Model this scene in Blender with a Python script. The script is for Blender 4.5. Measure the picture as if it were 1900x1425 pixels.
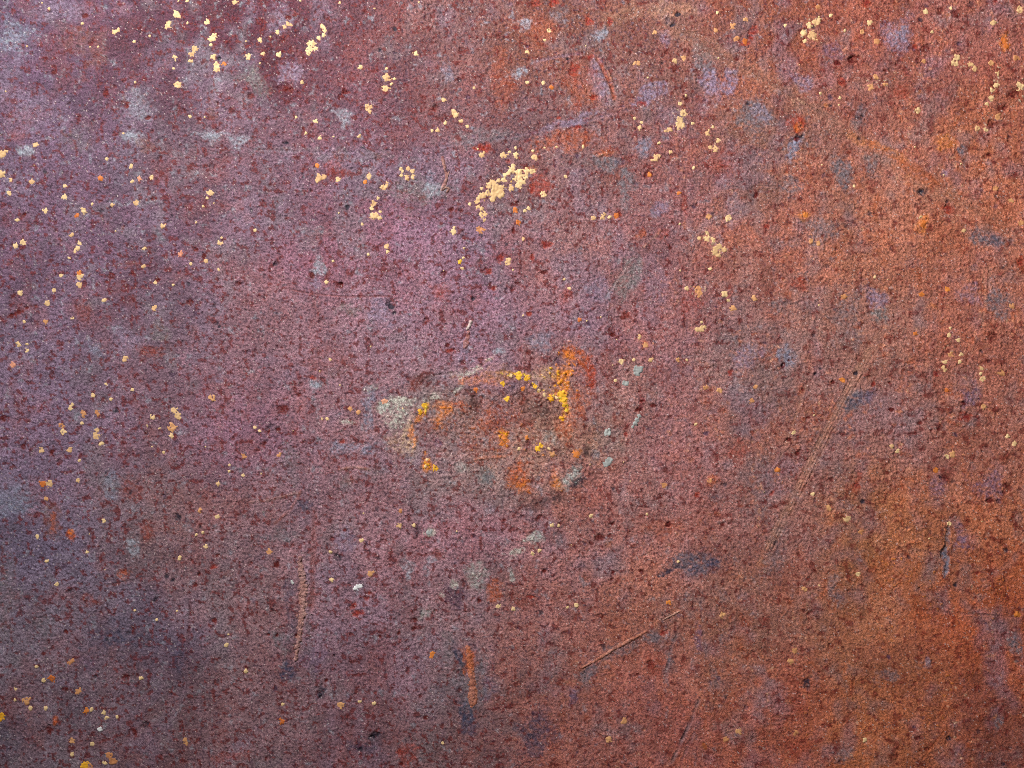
import bpy, math, random
import numpy as np
from mathutils import Vector

scene = bpy.context.scene
for o in list(bpy.data.objects):
    bpy.data.objects.remove(o)

# ------------------------------------------------------------------ units
# plate coordinates: u to the right, v downward, one unit = 0.2 mm; the view spans u 0..1900, v 0..1425
S = 0.0002
UC, VC = 950.0, 712.5
def wx(u): return (u - UC) * S
def wz(v): return (VC - v) * S

# ------------------------------------------------------------------ camera
cam_d = bpy.data.cameras.new('camera')
cam_d.sensor_width = 36.0
cam_d.lens = 30.0
cam_d.clip_start = 0.01
cam_d.clip_end = 50.0
cam = bpy.data.objects.new('camera', cam_d)
scene.collection.objects.link(cam)
cam.location = (0.0, -1900 * S * cam_d.lens / cam_d.sensor_width, 0.0)
cam.rotation_euler = (math.radians(90), 0, 0)
scene.camera = cam

# ------------------------------------------------------------------ light
world = bpy.data.worlds.new('World')
scene.world = world
world.use_nodes = True
bg = world.node_tree.nodes['Background']
bg.inputs['Color'].default_value = (0.93, 0.96, 1.0, 1)
bg.inputs['Strength'].default_value = 0.07

def area_lamp(name, loc, target, size, power, col):
    d = bpy.data.lights.new(name, 'AREA')
    d.shape = 'DISK'; d.size = size; d.energy = power; d.color = col
    o = bpy.data.objects.new(name, d)
    scene.collection.objects.link(o)
    o.location = loc
    o.rotation_euler = (Vector(target) - Vector(loc)).to_track_quat('-Z', 'Y').to_euler()
    return o
area_lamp('lamp', (-0.28, -0.37, 0.37), (1.1, 0, 0.2), 0.09, 7.1, (1.0, 0.985, 0.965))

scene.view_settings.view_transform = 'Standard'
scene.view_settings.look = 'None'
scene.view_settings.gamma = 1.0
scene.view_settings.exposure = 0.0
scene.view_settings.use_curve_mapping = False
scene.cycles.use_denoising = False
scene.cycles.max_bounces = 4
scene.cycles.filter_width = 0.9

# ------------------------------------------------------------------ noise
rng = np.random.default_rng(11)
PERM = rng.permutation(4096).astype(np.int32)
GA = rng.uniform(0, 2 * np.pi, 4096).astype(np.float32)
GX, GY = np.cos(GA), np.sin(GA)
JX = rng.uniform(0, 1, 4096).astype(np.float32)
JY = rng.uniform(0, 1, 4096).astype(np.float32)
def hsh(i, j, seed):
    return PERM[(PERM[(i + seed * 131) & 4095] + j + seed * 57) & 4095]
def gn(U, V, s, seed, sv=None):
    """gradient noise, about -1..1, period s along u and sv along v"""
    x = (U / s).astype(np.float32); y = (V / (sv or s)).astype(np.float32)
    xf = np.floor(x); yf = np.floor(y)
    i = xf.astype(np.int32); j = yf.astype(np.int32)
    x -= xf; y -= yf
    fx = x * x * x * (x * (x * 6 - 15) + 10); fy = y * y * y * (y * (y * 6 - 15) + 10)
    h00 = hsh(i, j, seed); h10 = hsh(i + 1, j, seed); h01 = hsh(i, j + 1, seed); h11 = hsh(i + 1, j + 1, seed)
    a = GX[h00] * x + GY[h00] * y
    b = GX[h10] * (x - 1) + GY[h10] * y
    c = GX[h01] * x + GY[h01] * (y - 1)
    d = GX[h11] * (x - 1) + GY[h11] * (y - 1)
    a = a + (b - a) * fx; c = c + (d - c) * fx
    return (a + (c - a) * fy) * 1.5
def worley(U, V, s, seed):
    x = (U / s).astype(np.float32); y = (V / s).astype(np.float32)
    xf = np.floor(x); yf = np.floor(y)
    i = xf.astype(np.int32); j = yf.astype(np.int32)
    best = np.full(x.shape, 9.0, np.float32)
    for di in (-1, 0, 1):
        for dj in (-1, 0, 1):
            h = hsh(i + di, j + dj, seed)
            dx = xf + di + JX[h] - x; dy = yf + dj + JY[h] - y
            best = np.minimum(best, dx * dx + dy * dy)
    return np.sqrt(best)
def fbm(U, V, s, seed, n=3):
    t = 0; a = 1.0
    for k in range(n):
        t = t + a * gn(U, V, s / 2 ** k, seed + k); a *= 0.6
    return t
def sst(a, b, x):
    t = np.clip((x - a) / (b - a), 0, 1)
    return t * t * (3 - 2 * t)
def lin(c):
    c = np.asarray(c, np.float32) / 255.0
    return np.where(c <= 0.04045, c / 12.92, ((c + 0.055) / 1.055) ** 2.4).astype(np.float32)

# ------------------------------------------------------------------ the sheet's grid: fine in view, coarser beyond
STEP = 1.68
def axis(n):
    core = np.arange(-12, n + 12, STEP)
    out = []; p = core[-1]; st = STEP
    while p < n + 420:
        st = min(st * 1.12, 16); p += st; out.append(p)
    out = np.array(out)
    return np.concatenate([(n - out)[::-1], core, out]).astype(np.float32)
AU, AV = axis(1900), axis(1425)
U, V = np.meshgrid(AU, AV)
NV, NU = U.shape

# slow warps shared by every stain so that no outline is a clean ellipse
W1 = gn(U, V, 34, 3); W2 = gn(U, V, 13, 4); W3 = gn(U, V, 6.5, 5)
W4 = gn(U, V, 3.6, 6)
WARP = 0.46 * W1 + 0.42 * W2 + 0.34 * W3 + 0.2 * W4
DU = 13 * gn(U, V, 46, 15) + 6 * gn(U, V, 17, 16); DV = 13 * gn(U, V, 46, 17) + 6 * gn(U, V, 17, 19)
DISS = np.clip(0.62 + 0.55 * gn(U, V, 8, 7) + 0.5 * gn(U, V, 4, 18) + 0.35 * W2, 0.05, 1.15)   # stains are grainy, never flat

# ------------------------------------------------------------------ rust colour: base tones with leftover light falloff fitted in, then stains
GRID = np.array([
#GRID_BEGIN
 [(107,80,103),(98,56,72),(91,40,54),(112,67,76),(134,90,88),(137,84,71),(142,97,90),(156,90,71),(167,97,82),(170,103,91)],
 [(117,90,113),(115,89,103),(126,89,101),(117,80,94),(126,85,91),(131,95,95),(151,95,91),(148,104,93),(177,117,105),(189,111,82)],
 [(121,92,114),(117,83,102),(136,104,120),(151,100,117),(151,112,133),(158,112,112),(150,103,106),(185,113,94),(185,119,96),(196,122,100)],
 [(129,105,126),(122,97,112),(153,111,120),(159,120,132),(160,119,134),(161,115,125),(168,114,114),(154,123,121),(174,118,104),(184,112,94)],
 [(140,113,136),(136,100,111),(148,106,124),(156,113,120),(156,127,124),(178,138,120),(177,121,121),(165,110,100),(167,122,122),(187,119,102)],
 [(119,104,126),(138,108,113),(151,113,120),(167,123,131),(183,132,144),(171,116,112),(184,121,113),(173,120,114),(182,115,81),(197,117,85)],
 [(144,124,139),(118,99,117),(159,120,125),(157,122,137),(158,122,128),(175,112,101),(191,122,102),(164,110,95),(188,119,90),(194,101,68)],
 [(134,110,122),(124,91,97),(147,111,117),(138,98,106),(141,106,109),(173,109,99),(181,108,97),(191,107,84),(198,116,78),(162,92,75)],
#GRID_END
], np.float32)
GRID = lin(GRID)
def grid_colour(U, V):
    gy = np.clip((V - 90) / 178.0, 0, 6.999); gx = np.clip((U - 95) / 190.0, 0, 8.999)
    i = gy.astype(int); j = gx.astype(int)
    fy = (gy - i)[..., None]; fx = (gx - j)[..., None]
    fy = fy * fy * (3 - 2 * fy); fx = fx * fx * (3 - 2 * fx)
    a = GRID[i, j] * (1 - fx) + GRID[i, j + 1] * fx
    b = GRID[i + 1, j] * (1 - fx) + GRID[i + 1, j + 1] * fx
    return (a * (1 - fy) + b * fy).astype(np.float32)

PAL = {k: lin(v) for k, v in dict(
    slate=(124, 114, 120), navy=(76, 74, 96), lav=(148, 128, 150), blue=(138, 140, 160), lblue=(164, 166, 178),
    pale=(205, 198, 186), beige=(200, 166, 140), green=(130, 122, 122), purple=(124, 98, 122), dpurple=(88, 62, 82),
    orange=(226, 132, 52), rust=(186, 92, 50), red=(164, 66, 46), dkred=(104, 32, 28), crimson=(122, 24, 34),
    tan=(184, 134, 110), brown=(132, 90, 84), dbrown=(94, 66, 64), black=(52, 46, 58), redbr=(140, 70, 60),
    yellow=(252, 196, 70), peach=(222, 142, 110), grey=(172, 172, 168), gold=(236, 160, 40), mauve=(150, 104, 112)).items()}

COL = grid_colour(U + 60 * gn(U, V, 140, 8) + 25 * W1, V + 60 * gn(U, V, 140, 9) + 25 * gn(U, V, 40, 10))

def mixc(mask, c):
    COL[...] = COL * (1 - mask[..., None]) + c * mask[..., None]

# broad mottling: blue-grey against red-brown, light against dark
rightness = sst(850, 1750, U + 0.25 * (V - 700) + 120 * gn(U, V, 200, 12))
m1 = gn(U, V, 170, 20, 220) + 0.8 * gn(U, V, 70, 21, 90) + 0.7 * gn(U, V, 30, 22, 34)
mixc(0.32 * sst(0.15, 1.1, m1), PAL['lav'] * 0.9)
mixc(0.28 * sst(0.15, 1.1, -m1), PAL['redbr'] * 1.05)
m2 = gn(U, V, 120, 24, 170) + 0.8 * gn(U, V, 48, 25, 60) + 0.6 * gn(U, V, 22, 26)
mixc(0.36 * sst(0.2, 1.1, m2), PAL['slate'] * 1.15)
mixc((0.12 + 0.16 * rightness) * sst(0.4, 1.1, -m2), PAL['rust'])
COL *= (1 + 0.16 * gn(U, V, 90, 28, 110) + 0.12 * gn(U, V, 26, 29) + 0.10 * gn(U, V, 11, 30))[..., None]

# dark red-brown speckle, thick on the left, thinner to the right
dd = gn(U, V, 90, 33) + 0.6 * gn(U, V, 40, 34)
sp = 0.75 * gn(U, V, 15, 35) + 0.75 * gn(U, V, 8, 36) + 0.5 * gn(U, V, 4.2, 37)
thr = 0.26 + 0.14 * rightness - 0.22 * dd
mixc((0.72 - 0.1 * rightness) * sst(thr, thr + 0.3, sp), PAL['dkred'] * 1.15)
sp2 = gn(U, V, 5.6, 38) + 0.8 * gn(U, V, 3.4, 39)  # fine dark dots: dark spots together with painted grain shadows
mixc((0.62 - 0.25 * rightness) * sst(0.28, 0.62, sp2 - 0.15 * dd), PAL['dpurple'] * 0.75)
# pale blue-grey dusting on the left and in the middle
sp3 = gn(U, V, 26, 41) + 0.8 * gn(U, V, 9, 42) + 0.5 * gn(U, V, 4.5, 43)
mixc((0.42 - 0.28 * rightness) * sst(0.55, 1.25, sp3), PAL['lblue'] * 0.9)

# orange and tan specks of fresh rust on the right, gathered in upright streaks
cl = gn(U, V, 46, 46, 120) + 0.7 * gn(U, V, 22, 47, 34) + 0.2
spk = gn(U, V, 12, 48) * 0.9 + gn(U, V, 6, 49) * 0.75 + 0.35 * gn(U, V, 3.4, 50)
hi = rightness * sst(-0.3, 0.9, cl)
fresh = hi * sst(0.25, 0.85, spk)
mixc(0.62 * fresh, PAL['peach'] * np.float32(0.95))
mixc(0.5 * rightness * sst(1.05, 1.4, spk + 0.4 * cl), PAL['beige'] * 1.3)
mixc(0.42 * rightness * sst(0.1, 1.1, cl) * sst(-0.2, 0.8, W2 + 0.9 * W3), PAL['rust'] * 1.15)
mixc(0.62 * rightness * sst(0.25, 0.8, 0.9 * gn(U, V, 22, 52) + 0.7 * gn(U, V, 9, 53) - 0.25 * cl), PAL['dkred'] * 1.3)
streak = gn(U, V, 26, 54, 300) + 0.6 * gn(U, V, 11, 55, 120)
COL *= (1 + 0.05 * streak * sst(300, 900, V + 0.3 * U))[..., None]

HF = np.zeros_like(U)          # relief of stains, pits and scratches, in plate units
AMP = np.ones_like(U)          # local strength of the grain

def box(u, v, r):
    i0, i1 = np.searchsorted(AV, (v - r, v + r)); j0, j1 = np.searchsorted(AU, (u - r, u + r))
    return slice(i0, max(i1, i0 + 1)), slice(j0, max(j1, j0 + 1))

def stain(u, v, ru, rv, ang, c, k, soft=0.65, depth=0.0, ragged=1.0):
    """an uneven stain: centre, half sizes, tilt in degrees, colour, strength; depth sinks (or raises) the sheet"""
    sl = box(u, v, max(ru, rv) * 1.9 + 8)
    wv = min(1.0, math.sqrt(ru * rv) / 22)
    x = U[sl] - u + wv * DU[sl]; y = V[sl] - v + wv * DV[sl]
    ca, sa = math.cos(math.radians(ang)), math.sin(math.radians(ang))
    d = np.sqrt(((x * ca + y * sa) / ru) ** 2 + ((-x * sa + y * ca) / rv) ** 2) + 0.75 * ragged * WARP[sl]
    m = sst(1.15, 1.15 - soft, d)
    k = min(k * 1.1, 1)
    md = np.clip(m * DISS[sl] * 1.2, 0, 1) if min(ru, rv) > 4.5 else m
    if c is not None:
        col = PAL[c] if isinstance(c, str) else c
        mm = (k * md)[..., None]
        COL[sl] = COL[sl] * (1 - mm) + col * mm
    if depth:
        HF[sl] += depth * m
    return sl, m

# soft stains and one ridge's painted shadow: u, v, half width, half height, tilt, colour, strength
STAINS_AND_SHADE = [
 (25,70,48,34,0,'blue',.55),(110,20,55,26,0,'lav',.5),(10,150,30,60,0,'lav',.4),(60,205,66,46,0,'lav',.4),(150,258,36,30,0,'slate',.4),(250,195,44,34,0,'lblue',.3),
 (45,281,17,14,0,'lblue',.75),(250,257,22,17,0,'lblue',.6),(392,256,24,13,0,'lblue',.55),(440,258,26,10,15,'lblue',.55),(165,80,46,44,0,'brown',.4),
 (272,272,20,16,0,'brown',.6),(397,205,12,22,0,'brown',.55),(478,152,26,44,-30,'green',.55),(545,132,34,26,0,'lav',.6),(520,40,26,40,0,'lav',.4),(635,220,24,18,0,'lblue',.5),
 (830,130,14,16,0,'blue',.45),(800,332,12,18,0,'blue',.55),(770,350,52,36,0,'green',.42),(800,352,18,14,0,'lblue',.5),(880,258,70,18,-6,'slate',.5),(620,285,180,9,2,'slate',.35),
 (974,46,13,16,0,'lblue',.6),(966,132,15,12,0,'lblue',.6),(1038,26,22,16,0,'slate',.45),(1116,60,17,16,0,'lblue',.55),(1115,150,26,44,-14,'lav',.5),
 (1302,106,20,46,-28,'slate',.65),(1318,158,22,30,0,'lav',.7),(1360,152,17,26,0,'lav',.7),(1231,76,14,22,0,'lav',.6),(1208,176,34,14,-24,'lav',.7),(1060,228,66,11,-14,'lav',.55),
 (1400,212,40,40,0,'slate',.7),(1408,206,24,24,0,'lav',.35),(1118,302,28,20,0,'slate',.75),(1190,268,16,22,0,'blue',.55),(1165,345,22,48,10,'slate',.75),(1150,302,14,8,0,'navy',.45),(1226,386,16,14,0,'lav',.6),
 (1470,272,15,22,10,'blue',.7),(1484,150,26,15,20,'lav',.55),(1668,70,32,38,0,'lav',.55),(1672,66,22,24,0,'blue',.35),(1545,96,24,18,0,'purple',.45),(1600,214,18,24,0,'slate',.55),
 (1565,322,14,34,-8,'slate',.75),(1616,306,15,18,0,'slate',.65),(1785,277,9,11,0,'slate',.8),(1756,322,11,12,0,'lav',.6),(1462,352,20,26,0,'slate',.6),(1520,420,38,28,0,'slate',.55),
 (1838,442,50,20,20,'slate',.75),(1842,446,24,12,20,'navy',.35),(1628,548,22,26,0,'lav',.6),(1634,590,18,20,0,'green',.75),(1576,575,22,44,0,'slate',.5),(1452,568,26,24,0,'slate',.5),(1464,664,22,18,-30,'blue',.6),
 (1588,742,36,22,-25,'slate',.75),(1580,746,18,14,-25,'navy',.6),(1612,738,18,20,0,'purple',.5),(1846,560,32,26,0,'slate',.7),(1802,548,24,20,0,'lav',.4),(1796,736,22,24,0,'purple',.65),
 (1832,900,40,28,0,'purple',.6),(1742,900,14,24,0,'purple',.5),(1165,520,22,56,12,'green',.65),(1110,540,22,36,0,'lav',.4),(1390,662,28,24,0,'lav',.45),(1000,635,28,24,0,'blue',.4),
 (590,495,15,18,0,'lblue',.6),(584,530,15,14,0,'lav',.5),(706,578,22,32,0,'lav',.6),(646,572,30,14,0,'green',.5),(856,658,13,24,0,'lav',.6),(921,655,16,8,-20,'lblue',.65),
 (584,716,13,11,0,'lblue',.7),(684,764,13,44,6,'blue',.6),(640,832,28,18,0,'blue',.6),(682,836,15,12,0,'blue',.6),(566,936,15,13,0,'navy',.55),(640,902,16,26,0,'slate',.55),(545,850,18,26,0,'slate',.35),
 (236,628,28,24,-30,'lav',.6),(178,652,24,22,0,'blue',.5),(300,612,26,20,0,'green',.4),(405,704,8,9,0,'lav',.6),(20,930,48,36,0,'blue',.6),(10,900,24,34,0,'lav',.35),(204,905,12,36,0,'blue',.6),
 (95,960,22,34,0,'brown',.5),(200,905,30,20,0,'slate',.4),(244,1016,13,20,0,'lblue',.6),(80,1160,26,32,0,'slate',.6),(214,1190,24,24,0,'navy',.55),(336,1222,12,30,0,'navy',.4),(116,1270,14,12,0,'lav',.5),(165,1232,14,18,0,'purple',.5),(10,1110,20,90,0,'slate',.4),
 (530,1246,17,20,0,'navy',.85),(520,1190,12,34,-8,'slate',.65),(583,1225,22,26,0,'purple',.55),(905,1272,16,30,0,'purple',.5),(835,1210,22,36,0,'green',.4),(640,1000,16,32,0,'lav',.55),(520,990,46,12,0,'slate',.5),
 (776,987,9,14,0,'black',.6),(796,990,12,11,0,'pale',.6),(790,1136,18,16,0,'grey',.55),(884,1072,22,26,20,'grey',.45),(846,1106,26,18,-25,'dpurple',.65),(843,1082,9,9,0,'pale',.6),(945,1066,8,13,0,'grey',.6),
 (992,1000,22,14,-20,'grey',.65),(958,1026,16,10,-30,'pale',.6),(1040,1000,12,16,0,'slate',.5),(755,1050,16,10,0,'lblue',.45),(800,1038,10,8,0,'lblue',.55),(758,1068,7,8,0,'lblue',.7),(820,1105,6,5,0,'pale',.6),
 (1278,1050,46,20,-12,'slate',.65),(1235,1062,20,6,-18,'navy',.75),(1288,1052,12,14,0,'navy',.5),(1322,1042,12,9,-30,'navy',.6),(1296,1182,8,32,-10,'purple',.6),(1240,1228,10,36,14,'slate',.6),(1205,1180,18,14,0,'slate',.6),(1258,1140,10,7,0,'navy',.5),
 (1150,1205,60,12,-32,'slate',.5),(1090,1246,26,14,-25,'slate',.6),(1082,1244,9,7,0,'black',.5),(1063,1292,10,22,10,'purple',.6),(990,1370,34,44,0,'navy',.4),(985,1352,14,20,0,'black',.35),  # the long slate streak is a shadow painted along the ridge
 (1786,1004,17,30,-10,'purple',.7),(1552,1092,14,34,0,'slate',.5),(1560,1402,22,18,0,'slate',.5),(1855,1340,9,20,0,'slate',.65),(1884,1202,18,28,0,'slate',.65),(1655,1256,24,14,0,'slate',.5),(1718,1226,7,16,0,'blue',.45),
 (1440,1030,20,60,22,'slate',.4),(1320,1250,14,30,0,'slate',.4),(1820,1110,20,12,0,'slate',.4),
 (855,1225,11,26,-20,'navy',.9),(858,1245,9,14,-30,'black',.6),(866,1318,12,26,0,'navy',.9),(868,1345,14,20,0,'navy',.6),(890,1312,22,7,0,'black',.5),(880,1265,34,60,0,'slate',.5),(858,1285,8,22,0,'black',.45),
 (1300,1045,60,30,-10,'navy',.4),(1235,1060,26,8,-18,'black',.45),(1320,1040,16,10,-30,'navy',.6),(540,1110,10,60,0,'navy',.45),(538,1175,10,40,8,'black',.4),(575,1150,9,60,0,'slate',.4),(700,1370,22,12,-40,'black',.35),(665,1388,24,16,0,'navy',.55),(595,1284,16,14,0,'navy',.6),(1000,1350,40,50,0,'navy',.35),(200,1180,60,40,0,'navy',.4),(60,1130,60,60,0,'navy',.22),(300,1210,80,40,0,'navy',.25),(20,1360,40,50,0,'navy',.3),
 # rust tones
 (1005,345,24,18,0,'red',.55),(985,318,14,9,0,'orange',.35),(1050,262,70,22,-8,'rust',.45),(1150,28,50,18,0,'tan',.35),(1240,20,50,20,0,'tan',.5),(1085,168,40,40,0,'rust',.3),(1120,280,20,8,0,'rust',.55),
 (1478,232,18,16,10,'red',.8),(1480,236,9,8,0,'orange',.35),(1672,168,16,14,0,'red',.5),(1768,180,20,22,0,'redbr',.5),(1640,278,52,13,28,'orange',.4),(1590,250,24,10,30,'orange',.45),(1700,325,50,14,30,'rust',.45),
 (1758,384,16,9,30,'red',.7),(1862,80,8,24,0,'orange',.5),(1755,265,16,18,0,'orange',.45),(1712,416,10,20,0,'orange',.5),(1495,400,12,12,0,'orange',.45),(1480,525,16,12,0,'red',.6),(1893,487,9,14,0,'red',.75),(1462,548,12,10,0,'rust',.5),
 (1630,380,10,30,0,'rust',.5),(1704,510,14,40,0,'rust',.35),(1850,400,40,40,0,'rust',.3),(1370,842,18,26,10,'red',.45),(1588,892,11,26,0,'red',.6),(1757,880,12,18,0,'redbr',.6),(1325,895,16,14,0,'rust',.55),(1225,980,40,20,0,'rust',.3),
 (1650,1060,60,50,0,'rust',.35),(1700,1130,40,36,0,'rust',.35),(1480,1310,20,16,0,'red',.35),(1480,1390,30,20,0,'red',.4),(1220,1240,26,26,0,'red',.35),(1380,1180,24,60,0,'rust',.25),(1890,1060,18,40,0,'rust',.45),(1890,1140,7,6,0,'orange',.6),
 (132,993,9,16,0,'rust',.9),(134,985,6,8,0,'orange',.5),(275,985,14,24,-10,'redbr',.75),(228,1066,13,12,0,'rust',.6),(102,1337,5,13,0,'rust',.8),(755,1402,20,32,0,'red',.5),(432,1402,44,9,-10,'red',.35),(170,1115,22,14,0,'redbr',.5),
 (98,968,6,20,0,'rust',.5),(245,905,26,30,0,'redbr',.6),(285,655,24,18,0,'redbr',.65),(160,575,22,18,0,'redbr',.5),(242,490,24,9,0,'redbr',.5),(610,665,50,40,0,'redbr',.35),(820,540,22,16,0,'red',.4),(625,310,20,24,0,'red',.35),(920,1095,11,28,0,'rust',.6),(812,1025,20,12,0,'redbr',.5),
 (975,1120,26,16,0,'redbr',.5),(1005,60,40,30,0,'rust',.25),(1070,130,30,40,0,'red',.12),(930,150,26,60,0,'rust',.3),(1220,100,24,30,0,'red',.25),(1340,300,40,24,0,'red',.3),(1225,430,14,20,0,'red',.4),(1192,437,10,12,0,'rust',.5),
 (1270,380,9,26,0,'red',.45),(1280,560,30,30,0,'red',.35),(1350,548,20,18,0,'red',.45),(1050,540,16,24,0,'red',.4),(1162,588,11,9,0,'red',.65),(1198,640,10,12,0,'rust',.5),(1130,690,14,60,0,'redbr',.4),
 (1190,742,5,26,-6,'crimson',.5),(1160,790,10,14,0,'crimson',.4),(1150,860,20,20,0,'redbr',.35),(870,1225,11,28,0,'rust',.7),
]
for s in STAINS_AND_SHADE:
    stain(*s)

# the diagonal band of tan dust across the upper right
def poly_mask(pts, w, pad=14):
    """distance to a polyline in units of its (interpolated) half width"""
    us = [p[0] for p in pts]; vs = [p[1] for p in pts]
    i0, i1 = np.searchsorted(AV, (min(vs) - pad - 2 * w, max(vs) + pad + 2 * w))
    j0, j1 = np.searchsorted(AU, (min(us) - pad - 2 * w, max(us) + pad + 2 * w))
    sl = (slice(i0, i1), slice(j0, j1))
    x = U[sl]; y = V[sl]
    best = np.full(x.shape, 1e6, np.float32); tt = np.zeros_like(best); side = np.zeros_like(best)
    L = 0.0; segs = []
    for a, b in zip(pts, pts[1:]):
        l = math.hypot(b[0] - a[0], b[1] - a[1]); segs.append((a, b, l, L)); L += l
    for a, b, l, l0 in segs:
        dx, dy = (b[0] - a[0]) / l, (b[1] - a[1]) / l
        t = np.clip((x - a[0]) * dx + (y - a[1]) * dy, 0, l)
        ex = x - a[0] - t * dx; ey = y - a[1] - t * dy
        d = np.hypot(ex, ey)
        m = d < best
        best = np.where(m, d, best); tt = np.where(m, (l0 + t) / L, tt); side = np.where(m, np.sign(-ex * dy + ey * dx) * d, side)
    return sl, best, tt, side

def band(pts, w, c, k, soft=1.0, ragged=0.8):
    sl, d, t, _ = poly_mask(pts, w * 1.6)
    m = sst(1.2, 1.2 - soft, d / w + ragged * WARP[sl]) * sst(-0.02, 0.1, t) * sst(1.02, 0.88, t)
    mm = (k * m * DISS[sl])[..., None]
    COL[sl] = COL[sl] * (1 - mm) + PAL[c] * mm
band([(1180,20),(1260,60),(1370,118),(1480,185),(1600,262),(1740,352),(1900,440)], 24, 'tan', .38, 1.0)
band([(1440,160),(1520,210),(1600,262)], 12, 'brown', .3)
band([(1235,36),(1300,82),(1380,124),(1490,190),(1560,232)], 5, 'dbrown', .4)
band([(1690,300),(1760,362),(1890,430)], 6, 'dbrown', .3)
band([(1600,255),(1680,305),(1745,350)], 11, 'rust', .45)

def groove(pts, w, depth, rim=0.35, c=None, k=0.5, cw=None, ends=0.12, brk=0.5):
    """a scratch: sunk (depth < 0) or raised line with rims, broken up along its length"""
    sl, d, t, side = poly_mask(pts, w * 2.5)
    b = np.clip(0.75 + brk * 1.4 * gn(U[sl], V[sl], 17, 71), 0, 1.3) * sst(0, ends, t) * sst(1, 1 - ends, t)
    dd = d + 0.5 * w * WARP[sl]
    HF[sl] += depth * b * np.exp(-(dd / w) ** 2) - rim * depth * b * np.exp(-((np.abs(dd) - 1.9 * w) / (0.8 * w)) ** 2)
    if c is not None:
        m = (k * np.clip(b, 0, 1) * sst(1.5, 0.3, dd / (cw or w)))[..., None]
        COL[sl] = COL[sl] * (1 - m) + PAL[c] * m

# scratches and scrapes
for off, k in ((-5, .35), (0, .55), (6, .5), (13, .3)):
    groove([(1392+off,1085),(1430+off,1000),(1490+off,885),(1556+off,752),(1600+off,670),(1642+off,600)], 1.6, -1.0, .4, 'tan', k, 2.4, .15)
groove([(1432,892),(1466,800),(1502,700)], 1.5, -.8, .4, 'tan', .4, 2.2)
groove([(1436,1010),(1470,940)], 1.5, -.8, .4, 'tan', .3, 2.2)
groove([(1242,1424),(1276,1350),(1300,1290)], 2.2, -1.2, .4, 'slate', .5, 4)
groove([(1262,1420),(1290,1352)], 1.8, -1., .4, 'navy', .35, 3)
groove([(1232,1268),(1246,1200),(1258,1170)], 1.8, -1., .4, 'slate', .4, 4)
groove([(1300,1110),(1306,1180),(1312,1230)], 1.6, -.8, .4, 'slate', .3, 3)
groove([(530,536),(575,545),(640,551),(735,550)], 1.3, -1.7, .45, 'redbr', .5, 1.8, .1, .2)
groove([(470,449),(530,444),(600,437),(640,436)], 1.2, -1.3, .4, 'dkred', .4, 1.5)
groove([(400,262),(470,278),(620,284),(780,278),(900,262)], 2.0, -.7, .4, 'lav', .12, 3)
groove([(900,262),(1000,244),(1100,222),(1200,194)], 2.0, -.9, .4, 'lav', .18, 3)
groove([(985,116),(1040,104),(1085,98)], 1.8, -.8, .4, 'lav', .35, 3)
groove([(452,146),(474,172),(492,196)], 1.3, -1.2, .4, 'dpurple', .4, 1.6)
groove([(478,158),(498,188)], 1.2, -1.0, .4, 'dpurple', .4, 1.5)
groove([(1104,100),(1122,134),(1136,165),(1142,190)], 2.8, -2.4, .6, 'rust', .55, 4, .1, .5)
groove([(1076,142),(1086,160),(1092,178)], 2.2, -2.0, .6, 'brown', .5, 3, .1, .4)
groove([(584,930),(582,1000),(580,1080),(577,1150)], 3.4, -.9, .4, 'redbr', .55, 5.5, .15, .3)
groove([(353,1095),(352,1150),(349,1210)], 2.2, -.9, .4, 'dkred', .35, 3)
groove([(562,905),(540,945),(505,975)], 2.0, 1.3, .2, 'rust', .35, 3)
groove([(458,932),(500,928),(560,912)], 1.8, 1.3, .2, 'tan', .3, 3)
groove([(870,857),(895,850),(935,848),(950,842)], 2.2, 1.8, .2, 'peach', .45, 3)
groove([(625,873),(655,866),(690,872)], 2.0, 1.8, .2, 'tan', .45, 3)
groove([(640,800),(618,806)], 2.0, -1.5, .3, 'dkred', .4, 3)
groove([(800,697),(830,693),(850,690)], 1.6, -1.8, .4, 'dbrown', .5, 2)
groove([(1826,500),(1828,560),(1820,620)], 1.6, -.9, .4, 'tan', .4, 2.5)
groove([(1836,490),(1834,540)], 1.5, -.9, .4, 'tan', .3, 2.5)
groove([(1700,1424),(1760,1345)], 1.6, -.8, .4, 'rust', .4, 3)
groove([(1095,415),(1150,440),(1190,480),(1150,520)], 1.4, -.6, .4, 'slate', .25, 2.5)
groove([(1180,470),(1150,510),(1120,560)], 1.6, -.8, .4, 'green', .35, 3)
groove([(1190,462),(1215,440),(1228,425)], 1.8, 1.2, .2, 'tan', .4, 2.5)
groove([(1395,132),(1345,108),(1330,100)], 2.2, -1.4, .5, 'brown', .4, 3)
groove([(1150,282),(1120,286),(1106,292)], 1.8, 1.5, .3, 'tan', .4, 2.5)
groove([(215,1010),(195,990),(180,1015),(205,1050),(215,1075)], 2.6, 1.4, .2, 'mauve', .3, 3)
groove([(190,1088),(250,1076)], 2.0, -1.4, .5, 'brown', .3, 3)
groove([(1700,1132),(1840,1142),(1898,1146)], 1.6, -1.1, .4, 'dbrown', .4, 2.5)
groove([(1690,300),(1720,322),(1750,350)], 2.5, 1.3, .3, 'rust', .3, 4)

groove([(556,1030),(560,1090),(560,1140),(554,1190),(548,1226)], 5.5, -2.2, .3, 'brown', .35, 9, .1, .1)
# slot on the right, smooth and blue-grey
sl_, m_ = stain(1756, 1018, 7, 56, 2, 'slate', .7, .45, -2.2, .35)
stain(1754, 1045, 6, 28, 2, 'blue', .4, .45, 0, .35)

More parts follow.
